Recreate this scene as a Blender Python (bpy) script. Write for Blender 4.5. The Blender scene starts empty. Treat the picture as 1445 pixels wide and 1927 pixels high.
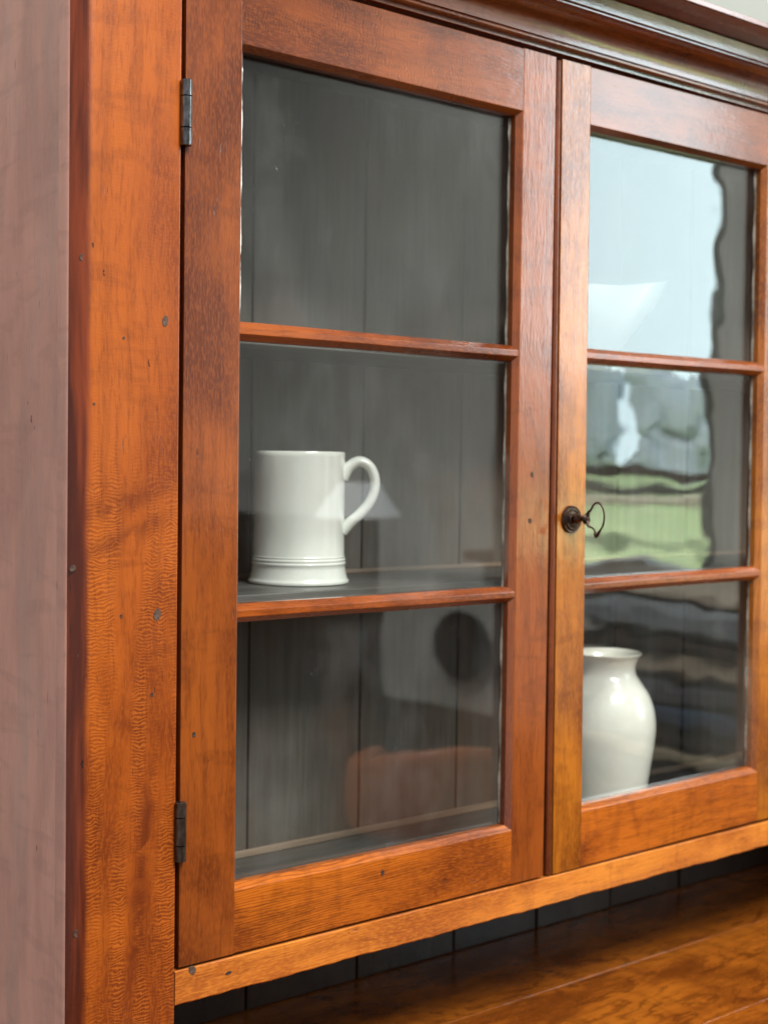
import bpy, bmesh, math, random
from mathutils import Vector, Matrix

random.seed(7)
scene = bpy.context.scene
col = scene.collection

# ------------------------------------------------------------------ camera
# X runs along the cupboard front, Y goes into it, Z is up; the camera is the height origin
FPX, W, H = 2672.0, 1445.0, 1927.0
CAM = Vector((-0.6918, -1.12, 0.0))
YAW, PITCH, ROLL = math.radians(39.784), math.radians(-1.914), math.radians(0.735)
fw = Vector((math.sin(YAW) * math.cos(PITCH), math.cos(YAW) * math.cos(PITCH), math.sin(PITCH)))
rt = fw.cross(Vector((0, 0, 1))).normalized()
up = rt.cross(fw)
rt, up = rt * math.cos(ROLL) + up * math.sin(ROLL), -rt * math.sin(ROLL) + up * math.cos(ROLL)
cam_d = bpy.data.cameras.new('camera')
cam = bpy.data.objects.new('camera', cam_d)
col.objects.link(cam)
M3 = Matrix((rt, up, -fw)).transposed()
cam.matrix_world = Matrix.Translation(CAM) @ M3.to_4x4()
cam_d.sensor_fit = 'HORIZONTAL'
cam_d.sensor_width = 36.0
cam_d.lens = FPX / W * 36.0
cam_d.clip_start = 0.02
cam_d.clip_end = 500
cam_d.dof.use_dof = True
cam_d.dof.focus_distance = 1.31
cam_d.dof.aperture_fstop = 8.0
scene.camera = cam

# ------------------------------------------------------------------ light of the room, exposure
world = bpy.data.worlds.new('World')
scene.world = world
world.use_nodes = True
bg = world.node_tree.nodes['Background']
bg.inputs[0].default_value = (0.97, 0.98, 1.0, 1)
bg.inputs[1].default_value = 0.54
vs = scene.view_settings
vs.view_transform = 'Standard'
vs.look = 'None'
vs.gamma = 1.0
vs.exposure = 0.0
vs.use_curve_mapping = False
scene.cycles.use_denoising = True
scene.cycles.max_bounces = 7
scene.cycles.diffuse_bounces = 3
scene.cycles.glossy_bounces = 3
scene.cycles.use_adaptive_sampling = True
scene.cycles.adaptive_threshold = 0.015
scene.cycles.transparent_max_bounces = 16
scene.cycles.caustics_reflective = False
scene.cycles.caustics_refractive = False
SKY_STRENGTH = 7.6
# added fill lamp, unseen, high in front of the cupboard; brightens its inside
fill_d = bpy.data.lights.new('front_fill', 'AREA')
fill_d.shape = 'RECTANGLE'
fill_d.size, fill_d.size_y = 1.5, 1.3
fill_d.energy = 222.0
fill_d.color = (1.0, 0.97, 0.92)
sk = bpy.data.objects.new('front_fill', fill_d)
col.objects.link(sk)
sk.location = (0.35, -2.35, 2.45)
sk.rotation_euler = (Vector((0.55, -0.75, -0.6)) - Vector(sk.location)).to_track_quat('-Z', 'Y').to_euler()


# ------------------------------------------------------------------ helpers
def px(x, y, Y):
    """photo pixel -> point on the plane at depth Y"""
    d = fw + rt * ((x - W / 2) / FPX) - up * ((y - H / 2) / FPX)
    t = (Y - CAM.y) / d.y
    return CAM + d * t


def link(o, parent=None):
    col.objects.link(o)
    if parent is not None:
        o.parent = parent
    return o


def empty(name, loc=(0, 0, 0), parent=None, rot=(0, 0, 0)):
    o = bpy.data.objects.new(name, None)
    o.location = loc
    o.rotation_euler = rot
    o.empty_display_size = 0.05
    return link(o, parent)


def tag(o, label=None, cat=None, group=None, kind=None):
    if label: o['label'] = label
    if cat: o['category'] = cat
    if group: o['group'] = group
    if kind: o['kind'] = kind
    return o


def finish(name, bm, mat, parent=None, loc=None, smooth=False, rot=None):
    bmesh.ops.recalc_face_normals(bm, faces=bm.faces[:])
    me = bpy.data.meshes.new(name)
    bm.to_mesh(me)
    bm.free()
    if smooth:
        me.shade_smooth()
        if smooth != 1:
            me.set_sharp_from_angle(angle=math.radians(smooth))
    me.materials.append(mat)
    if name == 'frame_stile':
        me.materials.append(MAT['side'])
        for f in me.polygons:
            if f.normal.x < -0.9 and f.center.x < -0.02: f.material_index = 1
    o = bpy.data.objects.new(name, me)
    if loc is not None: o.location = loc
    if rot is not None: o.rotation_euler = rot
    return link(o, parent)


def box(name, x0, x1, y0, y1, z0, z1, mat, parent=None, bev=0.0, seg=2, rot=None, origin=None):
    """axis-aligned board, own origin at its centre; origin = the parent's origin"""
    c = Vector(((x0 + x1) / 2, (y0 + y1) / 2, (z0 + z1) / 2))
    bm = bmesh.new()
    bmesh.ops.create_cube(bm, size=1)
    for v in bm.verts:
        v.co = Vector((v.co.x * (x1 - x0), v.co.y * (y1 - y0), v.co.z * (z1 - z0)))
    if bev:
        bmesh.ops.bevel(bm, geom=bm.edges[:], offset=bev, segments=seg, profile=0.5, affect='EDGES')
    if origin is not None: c = c - Vector(origin)
    return finish(name, bm, mat, parent, c, rot=rot)


def prism(name, prof, axis, a0, a1, mat, parent=None, origin=(0, 0, 0), smooth=False, nseg=1, wob=0.0):
    """extrude a 2-D outline: axis 'Z' -> outline is (X, Y); axis 'X' -> outline is (Z, Y)"""
    bm = bmesh.new()
    rings = []
    cu = sum(p[0] for p in prof) / len(prof)
    cv = sum(p[1] for p in prof) / len(prof)
    mid = (a0 + a1) / 2
    ph = random.random() * 10
    for k in range(nseg + 1):
        a = a0 + (a1 - a0) * k / nseg - mid
        ring = []
        for j, (u, v) in enumerate(prof):
            du = wob * math.sin(a * 23 + ph + u * 90) if nseg > 1 else 0
            dv = wob * math.sin(a * 31 + ph * 2) if nseg > 1 else 0
            if axis == 'Z':
                ring.append(bm.verts.new((u - cu + du, v - cv + dv, a)))
            else:
                ring.append(bm.verts.new((a, v - cv + dv, u - cu + du)))
        rings.append(ring)
    n = len(prof)
    for k in range(nseg):
        for j in range(n):
            bm.faces.new((rings[k][j], rings[k][(j + 1) % n], rings[k + 1][(j + 1) % n], rings[k + 1][j]))
    bm.faces.new(rings[0])
    bm.faces.new(rings[-1])
    loc = Vector((cu, cv, mid)) if axis == 'Z' else Vector((mid, cv, cu))
    return finish(name, bm, mat, parent, loc - Vector(origin), smooth=smooth)


def arris(p, a, b, r, n=3):
    """round the corner p between directions a and b"""
    p, a, b = Vector(p), Vector(a).normalized(), Vector(b).normalized()
    s, e = p + a * r, p + b * r
    out = []
    for i in range(n + 1):
        t = i / n
        q = s * (1 - t) ** 2 + p * 2 * t * (1 - t) + e * t * t
        out.append((q.x, q.y))
    return out


def lathe(name, prof, mat, parent=None, loc=(0, 0, 0), n=64, smooth=60, axis='Z'):
    bm = bmesh.new()
    rings = []
    for r, z in prof:
        if r < 1e-6:
            rings.append([bm.verts.new((0, 0, z))])
        else:
            rings.append([bm.verts.new((r * math.cos(2 * math.pi * i / n), r * math.sin(2 * math.pi * i / n), z)) for i in range(n)])
    for A, B in zip(rings, rings[1:]):
        for i in range(n):
            j = (i + 1) % n
            if len(A) == 1 and len(B) == 1: continue
            if len(A) == 1: bm.faces.new((A[0], B[j], B[i]))
            elif len(B) == 1: bm.faces.new((A[i], A[j], B[0]))
            else: bm.faces.new((A[i], A[j], B[j], B[i]))
    if axis == '-Y':
        for v in bm.verts: v.co = Vector((v.co.x, -v.co.z, v.co.y))
    return finish(name, bm, mat, parent, loc, smooth=smooth)


def sweep(name, pts, ra, rb, nrm, mat, parent=None, loc=(0, 0, 0), n=16, closed=False, cap=True):
    """tube along pts with elliptical section: ra in the curve plane, rb along nrm; both may be lists"""
    bm = bmesh.new()
    P = [Vector(p) for p in pts]
    N = Vector(nrm).normalized()
    rings = []
    m = len(P)
    for i, p in enumerate(P):
        a = P[(i - 1) % m] if (closed or i > 0) else P[i]
        b = P[(i + 1) % m] if (closed or i < m - 1) else P[i]
        t = (b - a).normalized()
        s = t.cross(N).normalized()
        A = ra[i] if isinstance(ra, (list, tuple)) else ra
        B = rb[i] if isinstance(rb, (list, tuple)) else rb
        rings.append([bm.verts.new(p + s * (A * math.cos(2 * math.pi * k / n)) + N * (B * math.sin(2 * math.pi * k / n))) for k in range(n)])
    for i in range(m if closed else m - 1):
        A, B = rings[i], rings[(i + 1) % m]
        for k in range(n):
            bm.faces.new((A[k], A[(k + 1) % n], B[(k + 1) % n], B[k]))
    if cap and not closed:
        bm.faces.new(rings[0]); bm.faces.new(rings[-1])
    return finish(name, bm, mat, parent, loc, smooth=50)


def bez(pts, n=12):
    """Catmull-Rom through pts"""
    P = [Vector(p) for p in pts]
    P = [P[0] * 2 - P[1]] + P + [P[-1] * 2 - P[-2]]
    out = []
    for i in range(1, len(P) - 2):
        for k in range(n):
            t = k / n
            a, b, c, d = P[i - 1], P[i], P[i + 1], P[i + 2]
            out.append(0.5 * ((2 * b) + (c - a) * t + (2 * a - 5 * b + 4 * c - d) * t * t + (-a + 3 * b - 3 * c + d) * t ** 3))
    out.append(P[-2])
    return out


# ------------------------------------------------------------------ materials
class NT:
    def __init__(self, name):
        self.m = bpy.data.materials.new(name)
        self.m.use_nodes = True
        self.t = self.m.node_tree
        self.t.nodes.clear()
        self.out = self.t.nodes.new('ShaderNodeOutputMaterial')

    def n(self, typ, **kw):
        nd = self.t.nodes.new('ShaderNode' + typ)
        for k, v in kw.items(): setattr(nd, k, v)
        return nd

    def l(self, a, b): self.t.links.new(a, b)

    def put(self, sock, v):
        if isinstance(v, bpy.types.NodeSocket): self.l(v, sock)
        else: sock.default_value = v

    def math(self, op, a, b=None, c=None, clamp=False):
        nd = self.n('Math', operation=op, use_clamp=clamp)
        self.put(nd.inputs[0], a)
        if b is not None: self.put(nd.inputs[1], b)
        if c is not None: self.put(nd.inputs[2], c)
        return nd.outputs[0]

    def noise(self, vec, scale, detail=4, rough=0.55, dist=0.0):
        nd = self.n('TexNoise')
        self.l(vec, nd.inputs['Vector'])
        nd.inputs['Scale'].default_value = scale
        nd.inputs['Detail'].default_value = detail
        nd.inputs['Roughness'].default_value = rough
        nd.inputs['Distortion'].default_value = dist
        return nd.outputs['Fac']

    def scale(self, vec, s, loc=(0, 0, 0)):
        nd = self.n('Mapping')
        self.l(vec, nd.inputs['Vector'])
        nd.inputs['Scale'].default_value = s
        nd.inputs['Location'].default_value = loc
        return nd.outputs[0]

    def ramp(self, f, a, b, lo=0.0, hi=1.0):
        nd = self.n('MapRange')
        nd.interpolation_type = 'SMOOTHSTEP'
        self.put(nd.inputs['Value'], f)
        nd.inputs['From Min'].default_value = a
        nd.inputs['From Max'].default_value = b
        nd.inputs['To Min'].default_value = lo
        nd.inputs['To Max'].default_value = hi
        return nd.outputs[0]

    def mix(self, f, a, b, mode='MIX'):
        nd = self.n('Mix', data_type='RGBA', blend_type=mode)
        self.put(nd.inputs['Factor'], f)
        for s, v in ((nd.inputs[6], a), (nd.inputs[7], b)):
            if isinstance(v, bpy.types.NodeSocket): self.l(v, s)
            else: s.default_value = (v[0], v[1], v[2], 1)
        return nd.outputs[2]

    def bump(self, h, strength, dist=0.001, normal=None):
        nd = self.n('Bump')
        nd.inputs['Strength'].default_value = strength
        nd.inputs['Distance'].default_value = dist
        self.l(h, nd.inputs['Height'])
        if normal is not None: self.l(normal, nd.inputs['Normal'])
        return nd.outputs[0]

    def pbsdf(self, color, rough, normal=None, spec=0.5, metal=0.0, coat=0.0, coat_rough=0.1, coat_normal=None, coat_ior=1.5):
        p = self.n('BsdfPrincipled')
        if isinstance(color, bpy.types.NodeSocket): self.l(color, p.inputs['Base Color'])
        else: p.inputs['Base Color'].default_value = (*color[:3], 1)
        self.put(p.inputs['Roughness'], rough)
        self.put(p.inputs['Metallic'], metal)
        self.put(p.inputs['Specular IOR Level'], spec)
        self.put(p.inputs['Coat Weight'], coat)
        p.inputs['Coat Roughness'].default_value = coat_rough
        p.inputs['Coat IOR'].default_value = coat_ior
        if normal is not None: self.l(normal, p.inputs['Normal'])
        if coat_normal is not None: self.l(coat_normal, p.inputs['Coat Normal'])
        self.l(p.outputs[0], self.out.inputs['Surface'])
        return p


def wood(name, dark, mid, light, axis='Z', figure=0.0, lines=0.0, specks=0.5, rough=0.30, coat=0.35, coat_rough=0.16,
         blotch=0.6, peel=0.3, grey=0.0, zfade=None, tone=1.0, smears=(), coat_ior=1.62, edge=None, edge_col=(0.23, 0.040, 0.009), und=3.0, gr=1.0):
    """old oiled hardwood; axis is the direction of the grain in object space"""
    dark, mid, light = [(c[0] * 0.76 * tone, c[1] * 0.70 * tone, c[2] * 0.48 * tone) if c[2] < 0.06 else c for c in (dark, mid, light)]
    k = NT(name)
    tc = k.n('TexCoord')
    oi = k.n('ObjectInfo')
    off = k.n('VectorMath', operation='SCALE')
    off.inputs[0].default_value = (13.1, 7.7, 5.3)
    k.l(oi.outputs['Random'], off.inputs['Scale'])
    add = k.n('VectorMath', operation='ADD')
    k.l(tc.outputs['Object'], add.inputs[0]); k.l(off.outputs[0], add.inputs[1])
    V = add.outputs[0]
    if axis == 'X':      # bring the grain onto Z
        rot = k.n('Mapping'); rot.inputs['Rotation'].default_value = (0, math.radians(90), 0)
        k.l(V, rot.inputs['Vector']); V = rot.outputs[0]
    elif axis == 'Y':
        rot = k.n('Mapping'); rot.inputs['Rotation'].default_value = (math.radians(90), 0, 0)
        k.l(V, rot.inputs['Vector']); V = rot.outputs[0]
    # slow waviness of the grain
    wob = k.n('TexNoise'); k.l(k.scale(V, (6, 6, 3)), wob.inputs['Vector']); wob.inputs['Scale'].default_value = 1.0
    wob.inputs['Detail'].default_value = 2
    ws = k.n('VectorMath', operation='MULTIPLY_ADD')
    k.l(wob.outputs['Color'], ws.inputs[0]); ws.inputs[1].default_value = (0.035, 0.035, 0.0); k.l(V, ws.inputs[2])
    D = ws.outputs[0]
    blot = k.noise(k.scale(V, (1, 1, 0.45)), 9.0, 3, 0.6, 0.4)
    broad = k.noise(k.scale(D, (1, 1, 0.06)), 60.0, 3, 0.6)
    mottle = k.noise(k.scale(V, (0.55, 0.55, 1.7)), 26.0, 2, 0.55, 0.6)
    fine = k.noise(k.scale(D, (1, 1, 0.09)), 330.0, 2, 0.65)
    fibre = k.noise(k.scale(D, (1, 1, 0.22)), 620.0, 1, 0.6)
    c = k.mix(k.ramp(blot, 0.30, 0.70), mid, light)
    c = k.mix(k.math('MULTIPLY', k.ramp(blot, 0.57, 0.34), min(1.0, blotch * 1.15)), c, dark)
    c = k.mix(k.math('MULTIPLY', k.ramp(broad, 0.42, 0.70), 0.38 * gr), c, dark)
    c = k.mix(k.math('MULTIPLY', k.ramp(mottle, 0.50, 0.32), 0.26), c, dark)
    c = k.mix(k.math('MULTIPLY', k.ramp(fine, 0.48, 0.68), 0.38 * gr), c, dark)
    c = k.mix(k.math('MULTIPLY', k.ramp(fibre, 0.45, 0.65), 0.34 * gr), c, light)
    hgt = k.math('MULTIPLY_ADD', fine, 0.4, k.math('MULTIPLY', fibre, 0.25))
    if figure > 0:       # curly figure: short wavy bars across the grain
        warp = k.n('TexNoise'); k.l(k.scale(V, (42, 42, 30)), warp.inputs['Vector']); warp.inputs['Scale'].default_value = 1.0
        warp.inputs['Detail'].default_value = 2
        wv = k.n('VectorMath', operation='MULTIPLY_ADD')
        k.l(warp.outputs['Color'], wv.inputs[0]); wv.inputs[1].default_value = (0.0, 0.0, 0.014); k.l(V, wv.inputs[2])
        wb = k.n('TexWave', wave_type='BANDS', bands_direction='Z')
        k.l(k.scale(wv.outputs[0], (0.75, 0.75, 1.0)), wb.inputs['Vector'])
        wb.inputs['Scale'].default_value = 98.0
        wb.inputs['Distortion'].default_value = 9.0
        wb.inputs['Detail'].default_value = 2.0
        wb.inputs['Detail Scale'].default_value = 1.1
        wb.inputs['Detail Roughness'].default_value = 0.55
        bars = k.math('MULTIPLY_ADD', wb.outputs['Fac'], 0.42, 0.29)
        colm = k.noise(k.scale(V, (1, 1, 0.10)), 55.0, 2, 0.5)
        zone = k.noise(k.scale(V, (0.5, 0.5, 1)), 3.2, 1, 0.5)
        if zfade is not None:
            sx_ = k.n('SeparateXYZ'); k.l(tc.outputs['Object'], sx_.inputs[0])
            zone = k.math('MULTIPLY_ADD', sx_.outputs['Z'], -0.55, k.math('ADD', zone, zfade))
        msk = k.math('MULTIPLY', k.ramp(colm, 0.36, 0.62), k.ramp(zone, 0.36, 0.56, 0.12, 1.0))
        fa = k.math('MULTIPLY', k.ramp(bars, 0.50, 0.66), k.math('MULTIPLY', msk, figure))
        fb = k.math('MULTIPLY', k.ramp(bars, 0.48, 0.34), k.math('MULTIPLY', msk, figure * 0.8))
        c = k.mix(fa, c, (min(1, light[0] * 1.35), light[1] * 1.5, light[2] * 1.8))
        c = k.mix(fb, c, dark)
    if edge is not None:     # stained and worn dark along the outer corner
        se = k.n('SeparateXYZ'); k.l(tc.outputs['Object'], se.inputs[0])
        en = k.math('MULTIPLY_ADD', k.noise(k.scale(V, (1, 1, 0.12)), 55.0, 4, 0.6), 0.009, k.math('MULTIPLY', fine, 0.002))
        c = k.mix(k.ramp(k.math('ADD', se.outputs['X'], en), edge + 0.0085, edge + 0.0025), c, k.mix(k.ramp(broad, 0.35, 0.6), edge_col, (edge_col[0] * 0.35, edge_col[1] * 0.3, edge_col[2] * 0.3)))
    if lines > 0:        # fine dark growth lines running with the grain
        wave = k.n('TexWave', wave_type='BANDS', bands_direction='X')
        k.l(k.scale(D, (1, 0.4, 0.10)), wave.inputs['Vector'])
        wave.inputs['Scale'].default_value = 120.0
        wave.inputs['Distortion'].default_value = 5.0
        wave.inputs['Detail'].default_value = 3.0
        wave.inputs['Detail Scale'].default_value = 2.5
        wm = k.noise(k.scale(V, (1, 1, 0.3)), 14.0, 2)
        c = k.mix(k.math('MULTIPLY', k.math('MULTIPLY', k.ramp(wave.outputs['Fac'], 0.62, 0.98), k.ramp(wm, 0.3, 0.65)), lines), c, dark)
    # dents, worm holes, ink-dark specks
    vor = k.n('TexVoronoi'); k.l(k.scale(D, (1, 1, 0.42)), vor.inputs['Vector']); vor.inputs['Scale'].default_value = 95.0
    vcol = k.n('SeparateColor'); k.l(vor.outputs['Color'], vcol.inputs[0])
    rad = k.math('MULTIPLY', k.math('MULTIPLY', k.ramp(vcol.outputs[0], 0.90, 1.0), 0.30), k.noise(V, 500.0, 1))
    spot = k.math('MULTIPLY', k.math('LESS_THAN', vor.outputs['Distance'], rad), specks)
    dash = k.noise(k.scale(D, (1, 1, 0.12)), 420.0, 1, 0.4)
    dm = k.noise(V, 22.0, 2)
    dashes = k.math('MULTIPLY', k.math('MULTIPLY', k.ramp(dash, 0.70, 0.78), k.ramp(dm, 0.50, 0.68)), specks * 0.8)
    ink = (dark[0] * 0.22, dark[1] * 0.22, dark[2] * 0.35)
    c = k.mix(spot, c, ink)
    c = k.mix(dashes, c, ink)
    if grey > 0:
        g = k.noise(k.scale(V, (1, 1, 0.22)), 16.0, 5, 0.65)
        c = k.mix(k.math('MULTIPLY', k.ramp(g, 0.48, 0.72), grey), c, (0.36, 0.31, 0.30))
    if smears:
        so = k.n('SeparateXYZ'); k.l(tc.outputs['Object'], so.inputs[0])
        sn = k.noise(k.scale(D, (1, 1, 1)), 34.0, 3, 0.6, 1.5)
        for (sx0, sz0, slope, wz, lx, st) in smears:
            dx_ = k.math('SUBTRACT', so.outputs['X'], sx0)
            dz_ = k.math('SUBTRACT', k.math('SUBTRACT', so.outputs['Z'], sz0), k.math('MULTIPLY', dx_, slope))
            dz_ = k.math('ADD', dz_, k.math('MULTIPLY_ADD', sn, wz * 1.6, -wz * 0.8))
            e_ = k.math('ADD', k.math('POWER', k.math('DIVIDE', k.math('ABSOLUTE', dz_), wz), 2.0), k.math('POWER', k.math('DIVIDE', k.math('ABSOLUTE', dx_), lx), 2.0))
            g_ = k.math('EXPONENT', k.math('MULTIPLY', e_, -1.0))
            c = k.mix(k.math('MULTIPLY', k.math('MULTIPLY', g_, k.ramp(sn, 0.25, 0.60)), st), c, dark)
    hgt = k.math('SUBTRACT', hgt, k.math('MULTIPLY', k.math('ADD', spot, dashes), 1.2))
    peeln = k.noise(k.scale(V, (1, 1, 0.6)), 330.0, 1, 0.6)
    undul = k.noise(k.scale(V, (1, 1, 0.5)), 22.0, 2, 0.5)
    hall = k.math('MULTIPLY_ADD', undul, und, k.math('MULTIPLY_ADD', peeln, peel, hgt))
    nb = k.bump(hall, 0.55, 0.0006)
    rg = k.math('ADD', k.math('MULTIPLY', k.noise(k.scale(V, (1, 1, 0.3)), 30.0, 4), 0.18), rough - 0.09)
    k.pbsdf(c, rg, nb, spec=0.25, coat=coat, coat_rough=coat_rough, coat_normal=nb, coat_ior=coat_ior)
    return k.m


def simple(name, color, rough, var=0.15, scale=30, stretch=(1, 1, 1), bump=0.2, metal=0.0, coat=0.0, spec=0.5, dark=None, bdist=0.0005):
    k = NT(name)
    tc = k.n('TexCoord')
    v = k.scale(tc.outputs['Object'], stretch)
    n1 = k.noise(v, scale, 5, 0.6)
    d = dark if dark else tuple(x * (1 - var * 2) for x in color)
    c = k.mix(k.ramp(n1, 0.3, 0.7), d, color)
    r = k.math('MULTIPLY_ADD', k.noise(v, scale * 2.3, 3), 0.16, rough - 0.08)
    k.pbsdf(c, r, k.bump(n1, bump, bdist), metal=metal, coat=coat, spec=spec)
    return k.m


CH_D, CH_M, CH_L = (0.090, 0.017, 0.0045), (0.36, 0.086, 0.0115), (0.50, 0.142, 0.017)
RD_D, RD_M, RD_L = (0.070, 0.014, 0.005), (0.215, 0.050, 0.012), (0.31, 0.082, 0.016)
MAT = {
    'stile': wood('cherry_frame_stile', (0.17, 0.030, 0.007), (0.46, 0.098, 0.013), (0.60, 0.152, 0.020), 'Z', figure=0.46, specks=0.85, blotch=0.5, rough=0.40, coat=0.35, coat_rough=0.22, peel=0.35, zfade=-0.04, edge=-0.0182, smears=((0.000, 0.052, 0.32, 0.011, 0.05, 0.55), (0.010, 0.022, 0.30, 0.008, 0.04, 0.5), (0.035, 0.035, 0.40, 0.006, 0.03, 0.5), (0.04, -0.25, 6.0, 0.05, 0.012, 0.9), (0.035, -0.33, 3.0, 0.03, 0.010, 0.9)), tone=0.86),
    'stile_plain': wood('cherry_plain_stile', (0.20, 0.042, 0.009), (0.46, 0.118, 0.017), (0.60, 0.180, 0.026), 'Z', specks=0.5, rough=0.40, coat=0.5, coat_rough=0.22),
    'door_v': wood('cherry_door_stile', RD_D, RD_M, RD_L, 'Z', specks=0.5, rough=0.30, coat=0.9, coat_rough=0.12, tone=1.3, peel=0.12, und=1.0),
    'door_g': wood('golden_door_stile', CH_D, (0.38, 0.120, 0.014), (0.49, 0.175, 0.020), 'Z', specks=0.3, rough=0.30, coat=0.9, coat_rough=0.12, tone=1.32, peel=0.12, und=1.0),
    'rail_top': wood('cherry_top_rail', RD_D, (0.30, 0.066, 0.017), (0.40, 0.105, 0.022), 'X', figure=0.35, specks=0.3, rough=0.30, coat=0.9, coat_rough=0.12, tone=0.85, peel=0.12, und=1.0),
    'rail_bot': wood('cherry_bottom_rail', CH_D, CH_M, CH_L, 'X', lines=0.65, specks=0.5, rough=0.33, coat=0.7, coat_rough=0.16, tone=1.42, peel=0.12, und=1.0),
    'muntin': wood('cherry_muntin', RD_D, (0.33, 0.070, 0.013), (0.46, 0.115, 0.018), 'X', specks=0.5, rough=0.28, coat=0.8, coat_rough=0.14, peel=0.12, und=1.0),
    'frame_h': wood('worn_frame_rail', (0.20, 0.045, 0.014), (0.55, 0.175, 0.034), (0.70, 0.270, 0.055), 'X', lines=0.3, specks=0.8, blotch=0.35, rough=0.38, coat=0.5, coat_rough=0.22, tone=1.4),
    'cornice': wood('cherry_cornice', RD_D, (0.25, 0.055, 0.013), (0.34, 0.085, 0.018), 'X', specks=0.4, rough=0.24, coat=1.0, coat_rough=0.12, coat_ior=1.72, peel=0.05, und=0.6),
    'side': wood('mauve_sheen_board', (0.42, 0.200, 0.165), (0.74, 0.355, 0.290), (0.80, 0.405, 0.330), 'Z', specks=0.75, blotch=0.35, rough=0.42, coat=0.15, coat_rough=0.3, grey=0.30, gr=0.4),  # same wood, with mauve sheen and side light mixed into its colour
    'counter': wood('counter_board', (0.060, 0.013, 0.004), (0.31, 0.082, 0.012), (0.46, 0.145, 0.020), 'X', lines=0.5, specks=0.5, blotch=0.5, gr=0.6, rough=0.26, coat=0.8, coat_rough=0.07, tone=1.4),
    'bead': wood('dark_bead', (0.06, 0.014, 0.005), (0.17, 0.040, 0.012), (0.25, 0.06, 0.015), 'Z', specks=0.3, rough=0.28, coat=0.5),
}


def back_paint():
    k = NT('grey_back_board')
    tc = k.n('TexCoord'); oi = k.n('ObjectInfo')
    off = k.n('VectorMath', operation='SCALE'); off.inputs[0].default_value = (3.1, 2.7, 9.3); k.l(oi.outputs['Random'], off.inputs['Scale'])
    add = k.n('VectorMath', operation='ADD'); k.l(tc.outputs['Object'], add.inputs[0]); k.l(off.outputs[0], add.inputs[1])
    V = add.outputs[0]
    a = k.noise(k.scale(V, (1, 1, 0.05)), 60, 5, 0.65)
    b = k.noise(k.scale(V, (1, 1, 0.35)), 11, 4, 0.6)
    f = k.noise(k.scale(V, (1, 1, 0.10)), 240, 3, 0.6)
    c = k.mix(k.ramp(a, 0.30, 0.75), (0.095, 0.083, 0.070), (0.150, 0.134, 0.116))
    c = k.mix(k.math('MULTIPLY', k.ramp(b, 0.40, 0.72), 0.75), c, (0.135, 0.086, 0.064))
    c = k.mix(k.math('MULTIPLY', k.ramp(f, 0.5, 0.75), 0.35), c, (0.060, 0.056, 0.050))
    k.pbsdf(c, 0.55, k.bump(k.math('ADD', a, f), 0.4, 0.0008), spec=0.35)
    return k.m


MAT['back'] = back_paint()
MAT['back_shaded'] = wood('shaded_brown_boards', (0.014, 0.007, 0.006), (0.045, 0.025, 0.023), (0.06, 0.035, 0.030), 'Z', specks=0.5, rough=0.5, coat=0.1)  # brown boards, darkened in colour to carry the shade of the recess
MAT['shelf'] = simple('dark_shelf_paint', (0.125, 0.120, 0.112), 0.42, 0.22, 40, (0.12, 1, 1), 0.3)
MAT['batten'] = simple('worn_batten', (0.36, 0.26, 0.19), 0.6, 0.25, 50, (0.1, 1, 1), 0.3)
MAT['inside'] = simple('dark_case_inside', (0.07, 0.06, 0.055), 0.6, 0.2, 30, (1, 1, 0.2), 0.3)
MAT['steel'] = simple('dark_steel', (0.24, 0.24, 0.25), 0.20, 0.25, 180, (1, 1, 0.4), 0.25, metal=1.0, dark=(0.06, 0.055, 0.05))
MAT['rust'] = simple('browned_steel', (0.13, 0.105, 0.085), 0.38, 0.25, 180, (1, 1, 0.4), 0.4, metal=0.9, dark=(0.05, 0.03, 0.02))
MAT['bronze'] = simple('browned_bronze', (0.125, 0.085, 0.065), 0.33, 0.25, 220, (1, 1, 1), 0.25, metal=0.95, dark=(0.05, 0.03, 0.022))
MAT['putty'] = simple('old_putty', (0.26, 0.24, 0.20), 0.8, 0.2, 120, (1, 1, 1), 0.6)
MAT['plug'] = simple('greyed_plug', (0.13, 0.075, 0.05), 0.75, 0.3, 300, (1, 1, 1), 0.8, dark=(0.035, 0.022, 0.017))
MAT['nail'] = simple('nail_iron', (0.10, 0.065, 0.05), 0.5, 0.3, 400, (1, 1, 1), 0.6, metal=0.4, dark=(0.03, 0.02, 0.018))
MAT['wall'] = simple('pale_plaster', (0.36, 0.39, 0.36), 0.85, 0.04, 4, (1, 1, 1), 0.15)


def glaze(name, a, b):
    k = NT(name)
    tc = k.n('TexCoord')
    n1 = k.noise(tc.outputs['Object'], 28, 4, 0.6)
    n2 = k.noise(k.scale(tc.outputs['Object'], (1, 1, 0.6)), 60, 2, 0.5)
    sp = k.noise(tc.outputs['Object'], 260, 2, 0.5)
    c = k.mix(k.ramp(n1, 0.3, 0.7), a, b)
    c = k.mix(k.math('MULTIPLY', k.ramp(sp, 0.72, 0.80), 0.35), c, (0.35, 0.30, 0.22))
    nb = k.bump(n2, 0.25, 0.0012)
    p = k.pbsdf(c, 0.22, nb, spec=0.5, coat=0.8, coat_rough=0.05, coat_normal=nb)
    p.inputs['Subsurface Weight'].default_value = 0.0
    return k.m


MAT['mug'] = glaze('pale_creamware_glaze', (0.79, 0.82, 0.77), (0.84, 0.86, 0.82))
MAT['vase'] = glaze('ivory_glaze', (0.86, 0.85, 0.77), (0.90, 0.89, 0.82))
MAT['creamer'] = glaze('greyed_glaze', (0.17, 0.175, 0.17), (0.20, 0.205, 0.20))  # white ware, greyed in colour to stay dim under the sky reflection


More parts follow.
